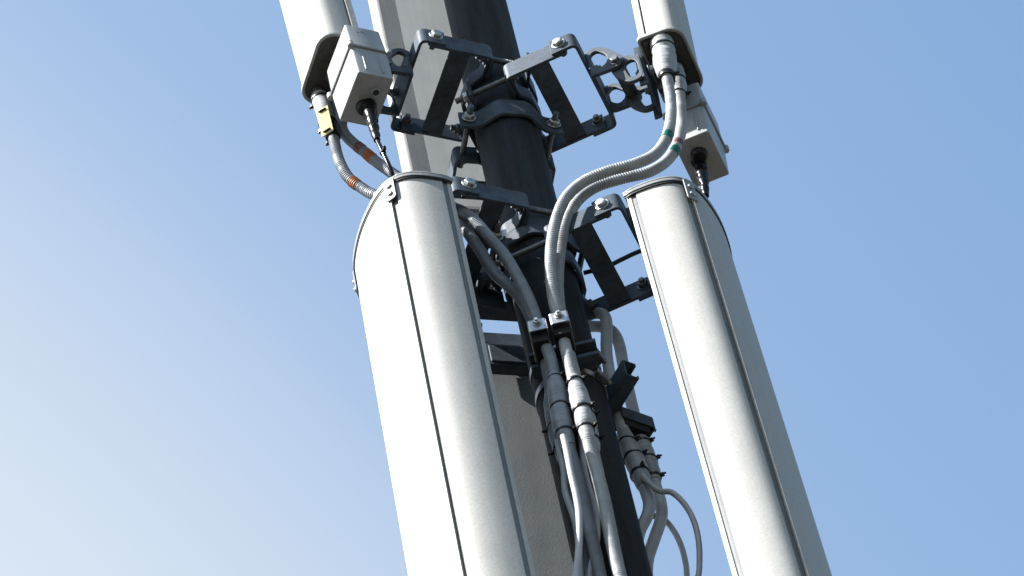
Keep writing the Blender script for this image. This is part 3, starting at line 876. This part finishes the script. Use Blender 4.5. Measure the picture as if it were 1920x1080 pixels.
# upper left pair
A1 = cable('feeder_cable', 'A1', JR, 'cable', 0.0011, tapes=[
    (0.25, 2.1, [(0, .0165), (.15, .0172), (.5, .0165), (.9, .0150), (1, .0105)], 'tape_white'),
    (1.9, 3.05, [(0, .0165), (.6, .0155), (.9, .013), (1, .0105)], 'black'),
    (20.0, 22.95, [(0, .0105), (.10, .0135), (.22, .0165), (.40, .0168), (.455, .0148), (.50, .0165), (.70, .0172), (.77, .0150), (.86, .0140), (1, .0118)], 'tape_grey')],
    bands=[(6.21, 6.71, 'orange')], ties=[(2.0, .0170, -2.2), (0.55, .0172, -2.0), (20.15, .0122, 1.0), (21.32, .0160, 1.2), (22.28, .0165, 1.2), (2.95, .0128, -2.3)])
tag(A1, 'outer grey corrugated cable from the upper left antenna, yellow tag at its plug', 'cable', 'feeder cables')
A2 = cable('feeder_cable', 'A2', JR, 'cable', 0.0011, tapes=[
    (0.0, 1.1, [(0, .016), (.7, .015), (1, .0105)], 'tape_white'),
    (19.5, 22.3, [(0, .0105), (.15, .0150), (.45, .0165), (.50, .0148), (.56, .0165), (.8, .0160), (1, .0115)], 'tape_grey')],
    bands=[(3.42, 3.96, 'plum'), (4.29, 4.79, 'orange')], ties=[(20.9, .0160, -1.6), (21.85, .0140, -1.6)])
tag(A2, 'inner grey corrugated cable from behind the upper left control box, plum and orange bands', 'cable', 'feeder cables')
# upper right pair
B1 = cable('feeder_cable', 'B1', JR, 'cable_pale', 0.0010, tapes=[
    (0.1, 2.95, [(0, .0200), (.12, .0222), (.30, .0222), (.36, .0190), (.44, .0222), (.62, .0225), (.86, .0175), (1, .0105)], 'tape_white'),
    (19.15, 21.75, [(0, .0105), (.06, .0130), (.12, .0118), (.20, .0150), (.38, .0172), (.50, .0165), (.555, .0138), (.60, .0152), (.76, .0155), (.83, .0128), (1, .0108)], 'tape_white')],
    bands=[(5.75, 6.08, 'teal')], collars=[(0.0, 0.16, .0205), (1.02, 1.24, .0208), (2.62, 2.92, .0150)], ties=[(1.12, .0200, 1.5), (2.75, .0140, 1.4), (19.35, .0130, 1.3), (20.58, .0148, 1.2), (21.3, .0138, 1.2)])
tag(B1, 'nearer pale cable from the upper right antenna, fat white taped plug and teal band', 'cable', 'feeder cables')
B2 = cable('feeder_cable', 'B2', JR, 'cable_pale', 0.0010, tapes=[
    (0.1, 2.1, [(0, .0165), (.2, .0175), (.6, .0160), (.9, .0130), (1, .0105)], 'tape_white'),
    (18.1, 20.2, [(0, .0105), (.2, .0155), (.45, .0165), (.52, .0145), (.6, .0155), (.85, .0140), (1, .011)], 'tape_white')],
    bands=[(5.17, 5.5, 'teal'), (4.72, 4.95, 'plum')], ties=[(1.15, .0168, 1.5), (1.95, .0128, 1.5), (18.6, .0168, 1.4), (19.7, .0150, 1.4)])
tag(B2, 'farther pale cable from the upper right antenna, passing before the control box', 'cable', 'feeder cables')
# rear right pair
C1 = cable('feeder_cable', 'C1', 0.0103, 'cable_light', 0.0008, tapes=[
    (11.15, 14.6, [(0, .0118), (.18, .0148), (.45, .0176), (.70, .0168), (.86, .0150), (1, .0118)], 'tape_mid')],
    ties=[(11.85, .0125, 1.2), (12.9, .0148, 1.2), (13.85, .0142, 0.4)])
tag(C1, 'grey cable looping out from behind the pole, nearer of the right pair', 'cable', 'feeder cables')
C2 = cable('feeder_cable', 'C2', 0.0103, 'cable_light', 0.0008, tapes=[
    (11.1, 13.9, [(0, .0118), (.2, .0142), (.5, .0154), (.8, .0146), (1, .0116)], 'tape_mid')],
    ties=[(11.65, .0124, 1.3), (12.5, .0132, 1.3), (13.6, .0122, 1.4)])
tag(C2, 'grey cable looping out from behind the pole, farther of the right pair', 'cable', 'feeder cables')
# thin cables
for key, label in (('T1', 'thin white sunlit cable leaving the left taped joint on the pole front'),
                   ('T2', 'thin grey cable at the far left of the bundle on the pole front'),
                   ('T3', 'thin grey cable between the two thick cables on the pole front'),
                   ('T4', 'thin grey cable arching far out to the right of the pole'),
                   ('T5', 'thin grey cable curving under the arched one right of the pole')):
    c = cable('thin_cable', key, 0.0056 if key in ('T1', 'T2', 'T3') else 0.0050, 'cable_thin', 0.0, n=14)
    tag(c, label, 'cable', 'thin cables')
# black control cables with ribbed boots
for key, label, tp in (('K1', 'black control cable with ribbed boot under the upper left control box', [(0, 2.2)]),
                       ('K2', 'black control cable with ribbed boot under the upper right control box', [(0, 3.0)])):
    prof = []
    for k in range(41):
        u = k / 40
        prof.append((u, (0.0150 - 0.0088 * u) + 0.0007 * (1 if int(u * 11) % 2 else -1) * (0.3 if u > .9 else 1)))
    c = cable('control_cable', key, 0.0043, 'gloss_black', 0.0, n=12, tapes=[(tp[0][0], tp[0][1], prof, 'gloss_black')], ties=[(3.1, .0050, .5)] if key == 'K1' else [])
    tag(c, label, 'cable', 'control cables')

# ------------------------------------------------------------------ yellow tag on the plug of the upper left antenna
tg = empty('cable_tag', (-0.338, -0.137, 0.503))
ux, uz = Vector((0.023, 0, 0.015)), Vector((0.003, -0.001, -0.091))
nn = ux.cross(uz).normalized()
b = MB()
q = [Vector((0, 0, 0)), ux, ux + uz, uz]
f = [p + nn * 0.0008 for p in q] + [p - nn * 0.0008 for p in q]
b.add(f, [(0, 1, 2, 3), (7, 6, 5, 4), (0, 4, 5, 1), (1, 5, 6, 2), (2, 6, 7, 3), (3, 7, 4, 0)])
b.build('plate', 'yellow', tg, 0.0004)
sgn = -1 if nn.y > 0 else 1
for v in (0.10, 0.90):
    b = MB()
    c = [ux * 0.2 + uz * v, ux * 0.8 + uz * v]
    b.tube([p + nn * sgn * 0.0016 for p in (c[0], c[0] * .5 + c[1] * .5, c[1])], [.0024, .0026, .0024], 10)
    b.build('tie', 'black', tg)
tag(tg, 'small pale yellow tag tied to the plug of the upper left antenna', 'tag')
